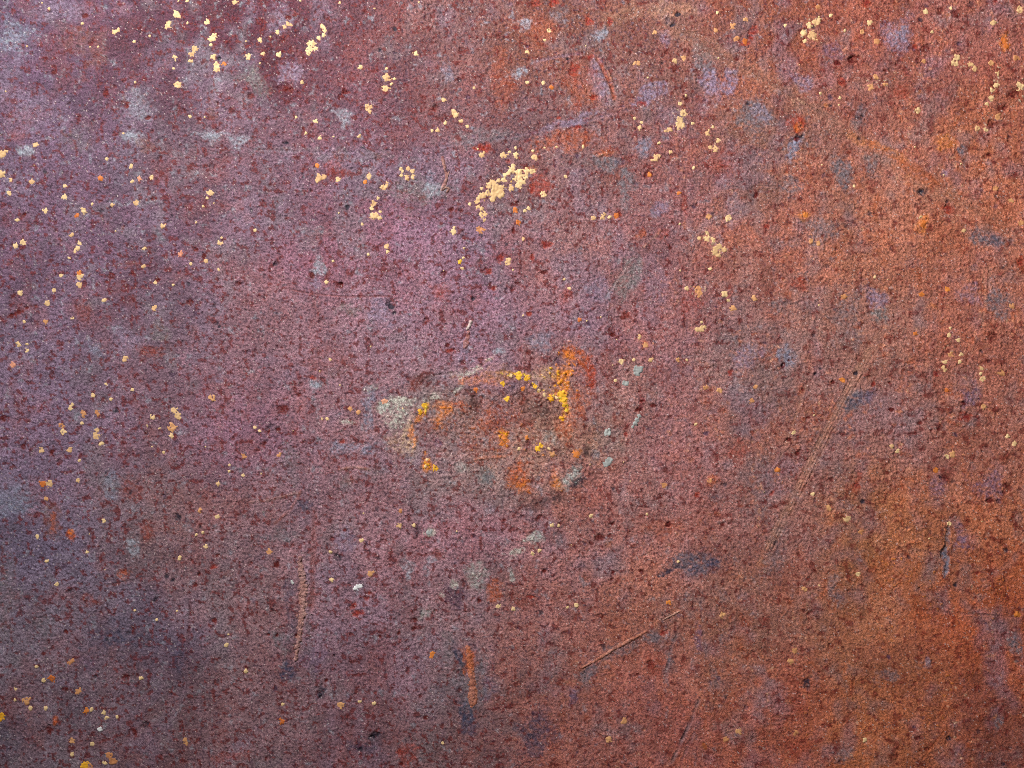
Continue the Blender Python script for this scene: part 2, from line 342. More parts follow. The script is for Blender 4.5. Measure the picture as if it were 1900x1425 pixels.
# the corroded patch in the middle: a shallow crater with a crusty rim
CR = [
 (930,795,150,100,0,'rust',.22),(745,745,44,16,-10,'pale',.6),(800,742,30,10,-22,'pale',.7),(738,776,18,26,0,'pale',.6),(716,752,14,12,0,'grey',.55),(760,800,14,34,8,'beige',.65),(745,825,38,30,-20,'beige',.55),
 (735,745,30,10,-30,'pale',.55),(690,720,18,8,-30,'grey',.35),
 (868,690,44,6,-8,'pale',.65),(850,718,18,7,-25,'pale',.6),(858,704,10,8,0,'peach',.5),(905,672,22,7,-35,'beige',.6),(646,783,17,6,-6,'pale',.65),(895,700,60,8,4,'peach',.5),(930,692,60,10,0,'tan',.5),(960,694,34,6,6,'gold',.6),
 (1012,694,34,14,6,'beige',.75),(1046,700,20,32,0,'orange',.85),(1062,655,26,22,10,'rust',.6),(1055,660,18,12,0,'orange',.45),(1085,675,20,36,0,'rust',.75),(1096,690,12,36,4,'red',.65),(1078,738,26,26,0,'rust',.65),(1040,735,26,14,30,'orange',.6),(1060,790,26,40,0,'rust',.5),(1048,752,7,22,0,'gold',.7),
 (875,745,20,44,8,'dbrown',.65),(1000,765,34,30,0,'dbrown',.75),(1010,790,30,30,0,'brown',.5),(944,716,16,12,0,'navy',.5),(962,726,12,14,0,'dbrown',.6),(815,768,22,24,0,'orange',.5),(850,755,16,22,0,'rust',.6),(836,800,22,20,0,'brown',.4),
 (790,800,14,18,0,'redbr',.5),(767,808,7,22,0,'orange',.55),(776,780,8,18,20,'orange',.6),(788,755,16,8,-40,'gold',.7),(806,824,22,18,0,'mauve',.5),(815,824,8,8,0,'purple',.7),(905,785,18,22,0,'rust',.45),(935,785,30,22,0,'redbr',.5),(880,825,24,20,0,'redbr',.5),
 (935,812,13,18,-10,'orange',.75),(792,860,13,18,-10,'orange',.8),(860,870,16,14,0,'grey',.5),(898,884,24,26,0,'green',.8),(905,890,12,16,0,'slate',.5),(958,892,36,28,0,'rust',.75),(960,898,24,16,0,'orange',.35),(1034,896,18,16,0,'orange',.6),(1030,880,16,12,0,'peach',.5),
 (1062,882,26,18,-20,'grey',.65),(1050,905,20,8,0,'grey',.4),(1085,845,18,14,-30,'dbrown',.7),(1070,898,22,9,-28,'black',.65),(1005,930,64,20,-8,'dbrown',.6),(1000,928,30,10,0,'black',.3),(1110,845,12,10,0,'slate',.6),(1070,842,11,8,0,'orange',.75),
 (1030,700,10,8,0,'gold',.4),(985,830,28,16,0,'mauve',.4),(1020,810,16,18,0,'grey',.4),(1040,835,18,14,0,'dbrown',.5),(975,790,20,20,0,'redbr',.4),(1082,760,12,20,0,'rust',.5),(785,705,24,14,0,'dbrown',.55),(770,715,20,14,0,'redbr',.5),
 (1100,880,16,14,0,'dbrown',.35),(690,880,30,20,0,'slate',.35),(650,890,24,12,0,'brown',.4),
]
for s in CR:
    stain(*s[:6], min(s[6] * (.7 if s[5] in ('pale', 'beige', 'gold') else 1.1), 1), .9)

CRUMB = 0.8 * gn(U, V, 8, 75) + 0.8 * gn(U, V, 4.6, 76) + 0.35 * gn(U, V, 3.2, 77)
def crumbs(u, v, ru, rv, ang, c, k=.9, dens=.5, rise=.7):
    """a scatter of crumbs of one deposit, thinning out towards the edge"""
    sl, m = stain(u, v, ru, rv, ang, None, 0, 1.1, 0, .9)
    t = 1.25 - 1.45 * dens * m
    q = sst(t, t + .22, CRUMB[sl] + .15) * sst(0.02, .2, m)
    mm = (k * q)[..., None]
    COL[sl] = COL[sl] * (1 - mm) + PAL[c] * mm
    HF[sl] += rise * q
for s in [
 (925,795,150,100,0,'orange',.6,.42),(925,795,140,95,0,'dbrown',.5,.38),(1050,690,50,50,0,'orange',.85,.6),(1040,715,40,40,0,'gold',.9,.6),
 (740,748,50,22,-12,'pale',.85,.75),(800,744,34,12,-24,'pale',.9,.8),(738,780,24,30,0,'pale',.85,.75),(760,806,18,40,8,'beige',.7,.75),(710,742,26,18,0,'pale',.7,.5),(646,783,22,8,-6,'pale',.8,.7),
 (872,690,50,8,-8,'pale',.85,.7),(850,718,20,9,-25,'pale',.8,.7),(905,672,24,8,-35,'pale',.7,.6),(690,725,26,12,-20,'pale',.6,.45),
 (784,760,22,9,-48,'yellow',.95,.85),(768,800,8,34,8,'peach',.8,.7),(780,775,10,24,25,'gold',.85,.6),
 (965,696,42,8,6,'yellow',.95,.85),(1000,716,30,10,32,'yellow',.95,.85),(1030,738,26,11,25,'yellow',.95,.85),(1047,750,7,28,0,'yellow',.95,.85),(1045,705,24,34,0,'gold',.9,.7),(1050,690,40,50,0,'orange',.75,.6),(1012,694,36,16,4,'yellow',.5,.5),
 (1060,665,26,30,0,'orange',.85,.65),(1078,735,30,34,0,'orange',.8,.55),(1095,690,16,40,0,'red',.7,.6),(1055,640,22,20,0,'peach',.7,.5),
 (935,812,14,20,-10,'gold',.9,.7),(792,860,14,20,-10,'gold',.9,.7),(990,828,26,12,-20,'gold',.85,.5),(960,890,36,28,0,'orange',.75,.5),(1034,896,20,18,0,'orange',.8,.6),(1070,842,13,10,0,'gold',.8,.7),(1020,845,22,16,0,'orange',.7,.4),
 (815,768,26,26,0,'orange',.7,.5),(850,760,24,34,0,'rust',.7,.5),(895,700,60,10,4,'peach',.7,.5),(905,790,50,40,0,'rust',.6,.4),(1000,770,44,40,0,'black',.5,.45),(870,750,26,50,0,'black',.4,.4),(1010,930,60,20,-8,'black',.5,.45),(1070,898,26,12,-28,'black',.7,.6),
 (1062,882,30,18,-20,'pale',.6,.5),(900,1090,70,50,0,'grey',.5,.38),(940,1020,80,30,-20,'grey',.45,.36),(850,1100,60,40,0,'dpurple',.6,.45),(990,1000,26,16,-20,'pale',.7,.6),(958,1026,20,12,-30,'pale',.75,.6),(790,1134,20,18,0,'pale',.55,.5),(884,1070,26,26,20,'pale',.5,.45),(845,1082,12,12,0,'pale',.7,.6),(945,1066,10,14,0,'pale',.6,.6),(796,989,14,13,0,'pale',.7,.6),
 (645,902,26,20,0,'pale',.35,.35),(500,935,40,14,-10,'pale',.4,.4),(205,905,14,36,0,'pale',.4,.4),(25,70,50,36,0,'lblue',.7,.5),(250,195,50,36,0,'lblue',.6,.45),(390,256,50,16,10,'lblue',.7,.5),(110,20,50,30,0,'lav',.7,.5),
 # cream satellites round the big fleck and along the right-hand streaks
 (950,330,60,24,-28,'yellow',.55,.4),(893,395,10,26,10,'yellow',.6,.45),(1262,222,26,36,0,'beige',.9,.5),(1320,262,22,30,0,'beige',.9,.4),(1325,455,34,28,0,'beige',.9,.5),(1295,540,34,22,0,'beige',.9,.45),(1345,548,18,14,0,'beige',.9,.5),(1505,55,34,34,0,'beige',.95,.45),(1620,155,36,24,0,'beige',.9,.45),
 (1848,150,20,60,8,'beige',.95,.5),(1865,85,20,44,-10,'peach',.95,.55),(1893,160,14,34,0,'beige',.95,.55),(1850,215,24,24,0,'beige',.9,.45),(1790,115,36,22,0,'beige',.9,.4),(1820,238,24,12,0,'beige',.9,.45),(1752,262,26,30,0,'peach',.95,.5),(1712,416,20,34,0,'peach',.95,.55),(1495,400,24,24,0,'peach',.95,.5),
 (1500,440,40,34,0,'peach',.9,.4),(1500,500,36,50,0,'peach',.85,.4),(1625,360,10,44,0,'peach',.95,.55),(1460,340,20,60,0,'peach',.9,.35),(1760,650,20,50,10,'beige',.9,.45),(1822,690,14,26,0,'beige',.95,.5),(1860,690,26,26,0,'peach',.9,.45),(1890,600,24,90,0,'peach',.9,.45),(1880,820,30,40,0,'peach',.9,.4),
 (1700,520,40,50,0,'peach',.85,.4),(1570,550,20,34,0,'peach',.9,.4),(1830,770,30,40,0,'peach',.9,.4),(1765,845,24,20,0,'peach',.95,.5),(1560,960,30,30,0,'peach',.85,.45),(1450,890,20,40,0,'peach',.85,.4),(1325,890,26,24,0,'peach',.85,.4),(1255,985,22,24,0,'peach',.8,.4),(1380,650,26,100,0,'peach',.7,.3),(1200,645,18,30,0,'peach',.85,.45),
 (1500,1110,24,40,0,'tan',.85,.5),(1470,1215,16,34,0,'tan',.85,.5),(1600,1080,30,80,0,'peach',.75,.4),(1665,1060,50,44,0,'orange',.65,.45),(1730,1110,50,60,0,'orange',.65,.4),(1850,1100,40,60,0,'orange',.65,.4),(1650,1180,60,40,0,'orange',.6,.35),(1760,1270,60,50,0,'orange',.5,.35),(1500,1340,40,60,0,'orange',.5,.35),(1720,1350,50,40,0,'orange',.5,.35),(1140,1350,50,40,0,'tan',.6,.35),(1360,1360,50,30,0,'tan',.6,.35),
]:
    crumbs(*s)
sl_, m_ = stain(925, 800, 150, 105, 0, None, 0, .9, -2.0, .8)
for a in np.linspace(0, 2 * np.pi, 26)[:-1]:
    stain(925 + 160 * math.cos(a), 800 + 112 * math.sin(a), 20, 12, math.degrees(a) + 90, None, 0, .8, 1.1, 1)
AMP *= 1
sl_, m_ = stain(925, 790, 210, 150, 0, None, 0, 1.0); AMP[sl_] += 0.25 * m_

# ------------------------------------------------------------------ pits and dark red spots: u, v, r, kind
PITS = """198 177 7 d;231 193 8 d;232 199 6 d;218 191 5 r;192 228 5 r;333 207 7 d;342 205 5 d;405 244 4 r;405 260 5 r;412 270 4 r;286 368 7 d;100 134 5 d;177 103 5 r;157 28 4 d;274 217 4 d;172 262 10 s;123 323 9 s;66 349 7 s;348 379 6 r;363 464 4 d;12 410 13 s;43 396 4 d;245 367 6 s;407 110 4 b;267 168 6 p;433 202 7 r;298 295 5 d;372 220 5 r;328 241 6 s;412 262 9 s;420 290 12 s
732 54 4 b;854 92 7 d;803 202 7 r;808 201 5 d;848 255 5 r;527 163 6 d;537 168 6 d;633 180 5 d;530 265 4 b;644 385 4 b;838 387 4 d;862 22 6 d;608 32 6 d;535 32 4 d;527 78 4 d;497 220 6 d;578 160 8 s;718 222 8 s;622 327 12 s;550 297 10 s;705 92 3 b;505 30 10 s;640 170 5 d;684 205 9 s;740 240 6 s;888 276 8 c;901 276 8 c;944 297 5 c;780 185 10 s;610 120 10 s
995 8 7 c;1030 2 10 c;1063 128 9 c;1093 108 6 c;1095 41 8 c;1132 39 6 c;1100 180 7 c;1038 218 4 c;1192 192 6 c;1073 235 4 c;1238 41 6 b;1247 46 4 b;1257 28 4 b;1398 57 8 c;1383 76 8 c;1392 68 5 c;1367 112 7 d;1203 325 9 d;1013 453 7 c;1053 110 3 b;1403 360 4 d;1387 193 3 b;957 380 7 d;953 427 5 d;1422 420 5 c;1138 205 10 s;1000 235 9 s;1033 195 7 s;1270 370 6 s;985 350 8 c;1145 400 6 c;1160 212 7 s
1587 110 8 d;1580 108 5 d;1718 88 6 d;1555 117 5 d;1775 27 8 d;1697 87 4 c;1642 131 4 d;1663 119 4 d;1480 255 6 b;1476 258 5 d;1600 220 5 b;1542 197 3 b;1712 355 7 b;1706 354 5 b;1758 385 8 c;1862 200 8 d;1868 196 5 d;1838 233 6 d;1837 288 4 d;1834 250 4 d;1743 22 7 d;1560 152 7 c;1608 5 8 c;1847 2 5 c;1880 175 8 d;1540 20 5 s;1650 260 5 s;1790 205 6 s;1840 380 6 s;1870 255 6 d
207 512 7 d;197 525 5 d;292 520 4 d;403 600 6 b;408 606 3 b;283 493 10 s;440 527 5 d;98 695 5 d;7 778 7 d;330 868 5 d;267 670 7 r;110 858 6 d;97 838 5 d;213 765 6 b;245 842 8 r;32 750 6 r;435 763 3 b;352 561 5 d;45 827 7 d;120 612 7 s;235 560 12 s;90 670 14 s;140 560 10 s;380 475 5 d;455 560 8 s;430 780 6 s;20 585 3.5 d;27 583 3.5 d;34 580 4 d;42 576 4.5 d;50 573 4.5 d;58 569 4 d;65 566 3 d
578 512 5 d;628 530 5 d;633 531 4 d;675 525 4 d;723 563 5 b;731 582 5 b;727 570 4 b;824 507 6 d;918 535 7 c;910 532 5 d;878 555 4 b;837 650 6 c;555 733 5 d;525 758 7 d;558 675 5 r;497 800 6 d;488 822 7 d;635 820 6 c;582 702 5 c;580 758 6 r;517 795 4 d;520 833 5 r;512 488 5 b;783 705 12 s;560 715 5 r;550 690 5 r;830 640 4 d;775 500 7 s;905 505 5 c;760 605 5 s;790 598 5 d;700 510 6 s;925 480 6 c
1132 613 7 d;1162 588 7 r;958 527 8 d;950 535 6 d;1030 670 8 p;1293 919 5 c;1225 922 6 d;1213 752 5 d;982 580 4 c;1160 805 5 c;1135 620 4 d;1120 640 5 s;1187 727 4 d;1190 745 4 d;1185 760 4 d;1010 505 5 d;990 480 6 c;1290 570 6 s;1140 670 6 s;1330 600 6 s;1240 700 5 s;1355 690 5 c
1893 487 6 c;1545 710 4 d;1588 692 4 b;1522 684 3 b;1513 693 3 b;1792 775 8 c;1787 750 6 d;1645 877 5 d;1588 900 6 c;1868 910 8 d;1876 908 6 d;1432 915 6 c;1478 842 4 d;1465 815 4 d;1655 540 6 d;1743 798 4 d;1728 800 4 d;1837 930 5 d;1708 785 4 d;1843 627 8 r;1453 677 4 d;1463 668 3 d;1737 695 6 c;1813 808 7 r;1753 885 8 r;1883 765 7 r;1655 760 4 d;1650 710 3 d;1500 775 3 d;1620 712 4 c;1490 722 4 d;1820 640 7 s;1600 930 4 b;1510 928 5 p
77 1040 7 d;108 1058 7 d;130 1095 5 b;310 1070 5 b;320 1078 4 b;465 1045 5 d;370 1065 4 d;247 1167 6 d;122 1172 3 d;233 1257 8 d;245 1362 8 d;92 1358 8 d;395 1050 6 c;405 1030 5 d;362 1085 4 d;288 1112 5 b;395 1152 4 d;310 1045 5 s;270 1345 6 b;440 1170 6 s;120 1283 6 d;330 960 5 b;460 960 5 s;410 990 5 s;475 1080 6 s
713 1003 5 d;703 1179 5 d;627 1035 6 b;765 1152 5 d;935 965 4 d;515 1180 4 d;498 1177 3 d;683 1100 5 c;682 1110 5 c;655 1123 5 c;662 1138 5 c;672 1136 5 c;512 1048 5 d;742 1175 4 d;662 1387 9 p;670 1392 7 b;697 1362 6 b;690 1368 5 b;593 1283 9 b;597 1290 6 b;605 1262 4 d;770 1180 4 s;850 1150 5 s;500 1405 6 r;745 1418 4 d;640 985 4 d;790 1330 4 d;815 1245 3 d;890 1115 4 d;550 1180 4 d;705 1225 4 s
1110 998 6 d;1117 997 5 d;1132 992 4 d;1138 970 5 d;1112 1141 5 d;1118 1144 4 d;1230 1175 6 c;1188 1059 4 d;1137 1062 4 d;1138 1072 4 d;1205 1233 6 d;982 1108 5 c;1000 960 5 d;1290 1020 4 s;1343 975 4 d;1385 992 4 s;1240 975 4 d;1060 1020 5 s;985 1080 5 s;1020 1050 5 s;1280 1340 5 s;1110 1310 4 s;1200 1330 4 s;1390 1260 5 s;1010 1060 4 d
1498 1267 8 b;1772 1085 4 b;1543 1198 5 d;1503 1140 6 d;1813 1063 5 c;1680 1250 5 s;1700 1160 5 s;1600 1090 5 s;1850 1150 6 s;1830 1250 6 s;1720 1390 6 d;1760 1370 6 b;1620 1240 5 s;1890 1310 6 s;1450 1290 5 s;1580 1170 6 s;1530 1090 4 s;1865 1020 5 b;1740 1290 5 s;1680 1330 5 s;1790 1400 6 s""".replace('\n', ';').split(';')
for p in PITS:
    u, v, r, k = p.split(); u, v, r = float(u), float(v), float(r)
    h = abs(math.sin(u * 12.9 + v * 78.2))
    e = 0.75 + 0.5 * h
    c, kk, dep, soft = dict(d=('dkred', .85, -1.5, .5), r=('dkred', .6, -1.0, .7), s=('dkred', .38, -.4, .9), b=('black', .85, -1.7, .55),
                            p=('dpurple', .75, -1.2, .8), c=('crimson', .7, -1.0, .5))[k]
    if k == 'c':
        stain(u, v, r * 1.15 * e, r * 1.15 / e, h * 180, 'red', .75, .5, dep, 1.1)
        stain(u, v, r * .7, r * .7, 0, 'crimson', .55, .7, 0, 1.2)
    else:
        stain(u, v, r * 1.12 * e, r * 1.12 / e, h * 180, c, kk, soft, dep, 1.2)

# a scatter of further small pits over the whole sheet
r2 = np.random.default_rng(5)
for k in range(900):
    u = r2.uniform(-300, 2200); v = r2.uniform(-300, 1720); r = r2.uniform(2.2, 4.6)
    c = ('dkred', 'dkred', 'dpurple', 'black')[r2.integers(4)]
    stain(u, v, r * r2.uniform(.8, 1.4), r, r2.uniform(0, 180), c, r2.uniform(.35, .75), .6, -r2.uniform(.5, 1.4), 1.2)
for k in range(260):
    u = r2.uniform(-300, 2200); v = r2.uniform(-300, 1720); r = r2.uniform(3, 9)
    if u < 1100:
        c = ('lblue', 'lav', 'dkred', 'redbr', 'redbr')[r2.integers(5)]
    else:
        c = ('peach', 'rust', 'slate', 'redbr', 'orange')[r2.integers(5)]
    stain(u, v, r, r * r2.uniform(.8, 1.8), r2.uniform(0, 180), c, r2.uniform(.15, .4), .9, 0, 1.5)

# ------------------------------------------------------------------ grain
calm = sst(1000, 1350, V + 0.15 * (U - 900) + 80 * gn(U, V, 160, 60))
left = sst(620, 300, U + 60 * gn(U, V, 120, 61))
AMP *= (1 - 0.30 * calm) * (1 - 0.15 * left)
AMP *= 1 + 0.25 * gn(U, V, 60, 62)
HS = (1.5 * gn(U, V, 120, 63) + 0.9 * gn(U, V, 44, 64) + 0.55 * gn(U, V, 20, 65)) + HF        # slow relief
w6 = worley(U + 2.2 * W3, V + 2.2 * gn(U, V, 6, 66), 6.2, 67)
GR = 0.8 * (0.62 - w6) * sst(-0.9, 0.7, gn(U, V, 15, 70)) + 0.50 * gn(U, V, 5.4, 68) + 0.42 * gn(U, V, 3.5, 69)
GR = GR * AMP * 1.75
H = HS + GR
# grain tops are paler, hollows darker
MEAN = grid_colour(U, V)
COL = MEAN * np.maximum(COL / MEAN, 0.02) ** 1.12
COL *= (1 + 0.15 * np.clip(GR, -2.4, 2.4))[..., None]
WN = rng.normal(0, 1, U.shape).astype(np.float32)
COL *= np.clip(1 + 0.20 * WN, .4, 1.8)[..., None]
spark = (rng.random(U.shape) > 0.9925) & (U > -20)  # scattered specular glints, painted into the colour as pale points
COL[spark] = COL[spark] * 0.3 + 0.7 * lin((226, 205, 200))
COL = np.clip(COL, 0.008, 0.9)

def sampler(F):
    def f(u, v):
        j = np.clip(np.searchsorted(AU, u) - 1, 0, NU - 2); i = np.clip(np.searchsorted(AV, v) - 1, 0, NV - 2)
        fu = (u - AU[j]) / (AU[j + 1] - AU[j]); fv = (v - AV[i]) / (AV[i + 1] - AV[i])
        return (F[i, j] * (1 - fu) + F[i, j + 1] * fu) * (1 - fv) + (F[i + 1, j] * (1 - fu) + F[i + 1, j + 1] * fu) * fv
    return f
slow_height = sampler(HS)
grain_height = sampler(GR)
colour_at = [sampler(COL[..., i]) for i in range(3)]

# ------------------------------------------------------------------ materials
def rust_material(name, bump=0.25, rough=0.62, spec=0.5):
    m = bpy.data.materials.new(name); m.use_nodes = True
    nt = m.node_tree; N = nt.nodes; L = nt.links
    b = N['Principled BSDF']
    at = N.new('ShaderNodeAttribute'); at.attribute_name = 'stain'
    tc = N.new('ShaderNodeTexCoord')
    n1 = N.new('ShaderNodeTexNoise'); n1.inputs['Scale'].default_value = 2600; n1.inputs['Detail'].default_value = 2
    n2 = N.new('ShaderNodeTexNoise'); n2.inputs['Scale'].default_value = 1250; n2.inputs['Detail'].default_value = 3
    L.new(tc.outputs['Object'], n1.inputs['Vector']); L.new(tc.outputs['Object'], n2.inputs['Vector'])
    mr = N.new('ShaderNodeMapRange'); mr.inputs['From Min'].default_value = .3; mr.inputs['From Max'].default_value = .7
    mr.inputs['To Min'].default_value = .6; mr.inputs['To Max'].default_value = 1.4
    L.new(n1.outputs['Fac'], mr.inputs['Value'])
    mx = N.new('ShaderNodeVectorMath'); mx.operation = 'SCALE'
    L.new(at.outputs['Color'], mx.inputs[0]); L.new(mr.outputs['Result'], mx.inputs['Scale'])
    L.new(mx.outputs['Vector'], b.inputs['Base Color'])
    rr = N.new('ShaderNodeMapRange'); rr.inputs['To Min'].default_value = rough - .16; rr.inputs['To Max'].default_value = rough + .16
    rr.inputs['From Min'].default_value = .3; rr.inputs['From Max'].default_value = .7
    L.new(n2.outputs['Fac'], rr.inputs['Value']); L.new(rr.outputs['Result'], b.inputs['Roughness'])
    bp = N.new('ShaderNodeBump'); bp.inputs['Strength'].default_value = bump; bp.inputs['Distance'].default_value = 0.0002
    hs = N.new('ShaderNodeMath'); hs.operation = 'MULTIPLY_ADD'; hs.inputs[1].default_value = 1.6
    L.new(n2.outputs['Fac'], hs.inputs[0]); L.new(n1.outputs['Fac'], hs.inputs[2])
    L.new(hs.outputs[0], bp.inputs['Height']); L.new(bp.outputs['Normal'], b.inputs['Normal'])
    b.inputs['Specular IOR Level'].default_value = spec
    return m
M_RUST = rust_material('rusted_steel', .9, .62, .22)

def fleck_material(name, ca, cb):
    m = bpy.data.materials.new(name); m.use_nodes = True
    nt = m.node_tree; N = nt.nodes; L = nt.links
    b = N['Principled BSDF']
    oi = N.new('ShaderNodeObjectInfo'); tc = N.new('ShaderNodeTexCoord')
    n1 = N.new('ShaderNodeTexNoise'); n1.inputs['Scale'].default_value = 1300; n1.inputs['Detail'].default_value = 3
    L.new(tc.outputs['Object'], n1.inputs['Vector'])
    ad = N.new('ShaderNodeMath'); ad.operation = 'ADD'; L.new(oi.outputs['Random'], ad.inputs[0]); L.new(n1.outputs['Fac'], ad.inputs[1])
    mr = N.new('ShaderNodeMapRange'); mr.inputs['From Min'].default_value = .35; mr.inputs['From Max'].default_value = 1.65
    L.new(ad.outputs[0], mr.inputs['Value'])
    mx = N.new('ShaderNodeMix'); mx.data_type = 'RGBA'
    L.new(mr.outputs['Result'], mx.inputs[0])
    mx.inputs[6].default_value = (*[float(x) for x in lin(ca)], 1); mx.inputs[7].default_value = (*[float(x) for x in lin(cb)], 1)
    L.new(mx.outputs[2], b.inputs['Base Color'])
    b.inputs['Roughness'].default_value = .7
    bp = N.new('ShaderNodeBump'); bp.inputs['Strength'].default_value = .3; bp.inputs['Distance'].default_value = 0.0002
    L.new(n1.outputs['Fac'], bp.inputs['Height']); L.new(bp.outputs['Normal'], b.inputs['Normal'])
    return m
FM = dict(
    c=fleck_material('cream_deposit', (222, 172, 120), (246, 212, 156)),
    t=fleck_material('tan_deposit', (206, 134, 86), (232, 174, 118)),
    o=fleck_material('orange_deposit', (206, 104, 44), (236, 144, 62)),
    y=fleck_material('yellow_deposit', (246, 166, 24), (255, 206, 60)),
    p=fleck_material('pink_deposit', (222, 140, 110), (240, 174, 140)),
    w=fleck_material('white_deposit', (236, 232, 226), (252, 252, 252)),
    g=fleck_material('grey_scale', (150, 152, 150), (198, 200, 194)))

# ------------------------------------------------------------------ build the sheet
def grid_mesh(name, UU, VV, HH, cols=None, keep=None):
    nv, nu = UU.shape
    co = np.empty((nv * nu, 3), np.float32)
    co[:, 0] = ((UU - UC) * S).ravel(); co[:, 1] = (-HH * S).ravel(); co[:, 2] = ((VC - VV) * S).ravel()
    idx = np.arange(nv * nu, dtype=np.int32).reshape(nv, nu)
    q = np.stack([idx[:-1, :-1], idx[1:, :-1], idx[1:, 1:], idx[:-1, 1:]], -1)
    q = q[keep] if keep is not None else q.reshape(-1, 4)
    if keep is not None:
        used = np.unique(q); remap = np.full(nv * nu, -1, np.int32); remap[used] = np.arange(len(used))
        co = co[used]; q = remap[q]
        if cols is not None: cols = cols.reshape(-1, 3)[used]
    me = bpy.data.meshes.new(name)
    me.vertices.add(len(co)); me.vertices.foreach_set('co', co.ravel())
    me.loops.add(q.size); me.loops.foreach_set('vertex_index', q.ravel().astype(np.int32))
    me.polygons.add(len(q)); me.polygons.foreach_set('loop_start', np.arange(0, q.size, 4, dtype=np.int32))
    me.update(calc_edges=True)
    me.polygons.foreach_set('use_smooth', np.ones(len(q), bool))
    if cols is not None:
        a = me.color_attributes.new('stain', 'FLOAT_COLOR', 'POINT')
        c4 = np.ones((len(co), 4), np.float32); c4[:, :3] = cols.reshape(-1, 3)
        a.data.foreach_set('color', c4.ravel())
    return me
plate = bpy.data.objects.new('rusted_steel_sheet', grid_mesh('rusted_steel_sheet', U, V, H, COL))
scene.collection.objects.link(plate)
plate.data.materials.append(M_RUST)
plate['label'] = 'rusted steel sheet, mauve to orange, with pale flecks and scratches, filling the picture'
plate['category'] = 'metal sheet'

def child(name, me, mat, label=None):
    o = bpy.data.objects.new(name, me)
    scene.collection.objects.link(o); o.parent = plate
    if mat: me.materials.append(mat)
    if label: o['label'] = label
    return o

# the thickness of the sheet: a plain slab behind the rusted face
u0, u1, v0, v1 = AU[0], AU[-1], AV[0], AV[-1]
c = [(wx(u), y, wz(v)) for y in (0.0012, 0.005) for (u, v) in ((u0, v0), (u1, v0), (u1, v1), (u0, v1))]
me = bpy.data.meshes.new('back_plate')
me.from_pydata(c, [], [(0, 3, 2, 1), (4, 5, 6, 7), (0, 1, 5, 4), (1, 2, 6, 5), (2, 3, 7, 6), (3, 0, 4, 7)])
back = bpy.data.materials.new('dark_steel'); back.use_nodes = True
bn = back.node_tree.nodes; nz = bn.new('ShaderNodeTexNoise'); nz.inputs['Scale'].default_value = 90
rp = bn.new('ShaderNodeValToRGB'); rp.color_ramp.elements[0].color = (.05, .02, .015, 1); rp.color_ramp.elements[1].color = (.16, .07, .05, 1)
back.node_tree.links.new(nz.outputs['Fac'], rp.inputs['Fac']); back.node_tree.links.new(rp.outputs['Color'], bn['Principled BSDF'].inputs['Base Color'])
bn['Principled BSDF'].inputs['Roughness'].default_value = .8
child('back_plate', me, back)

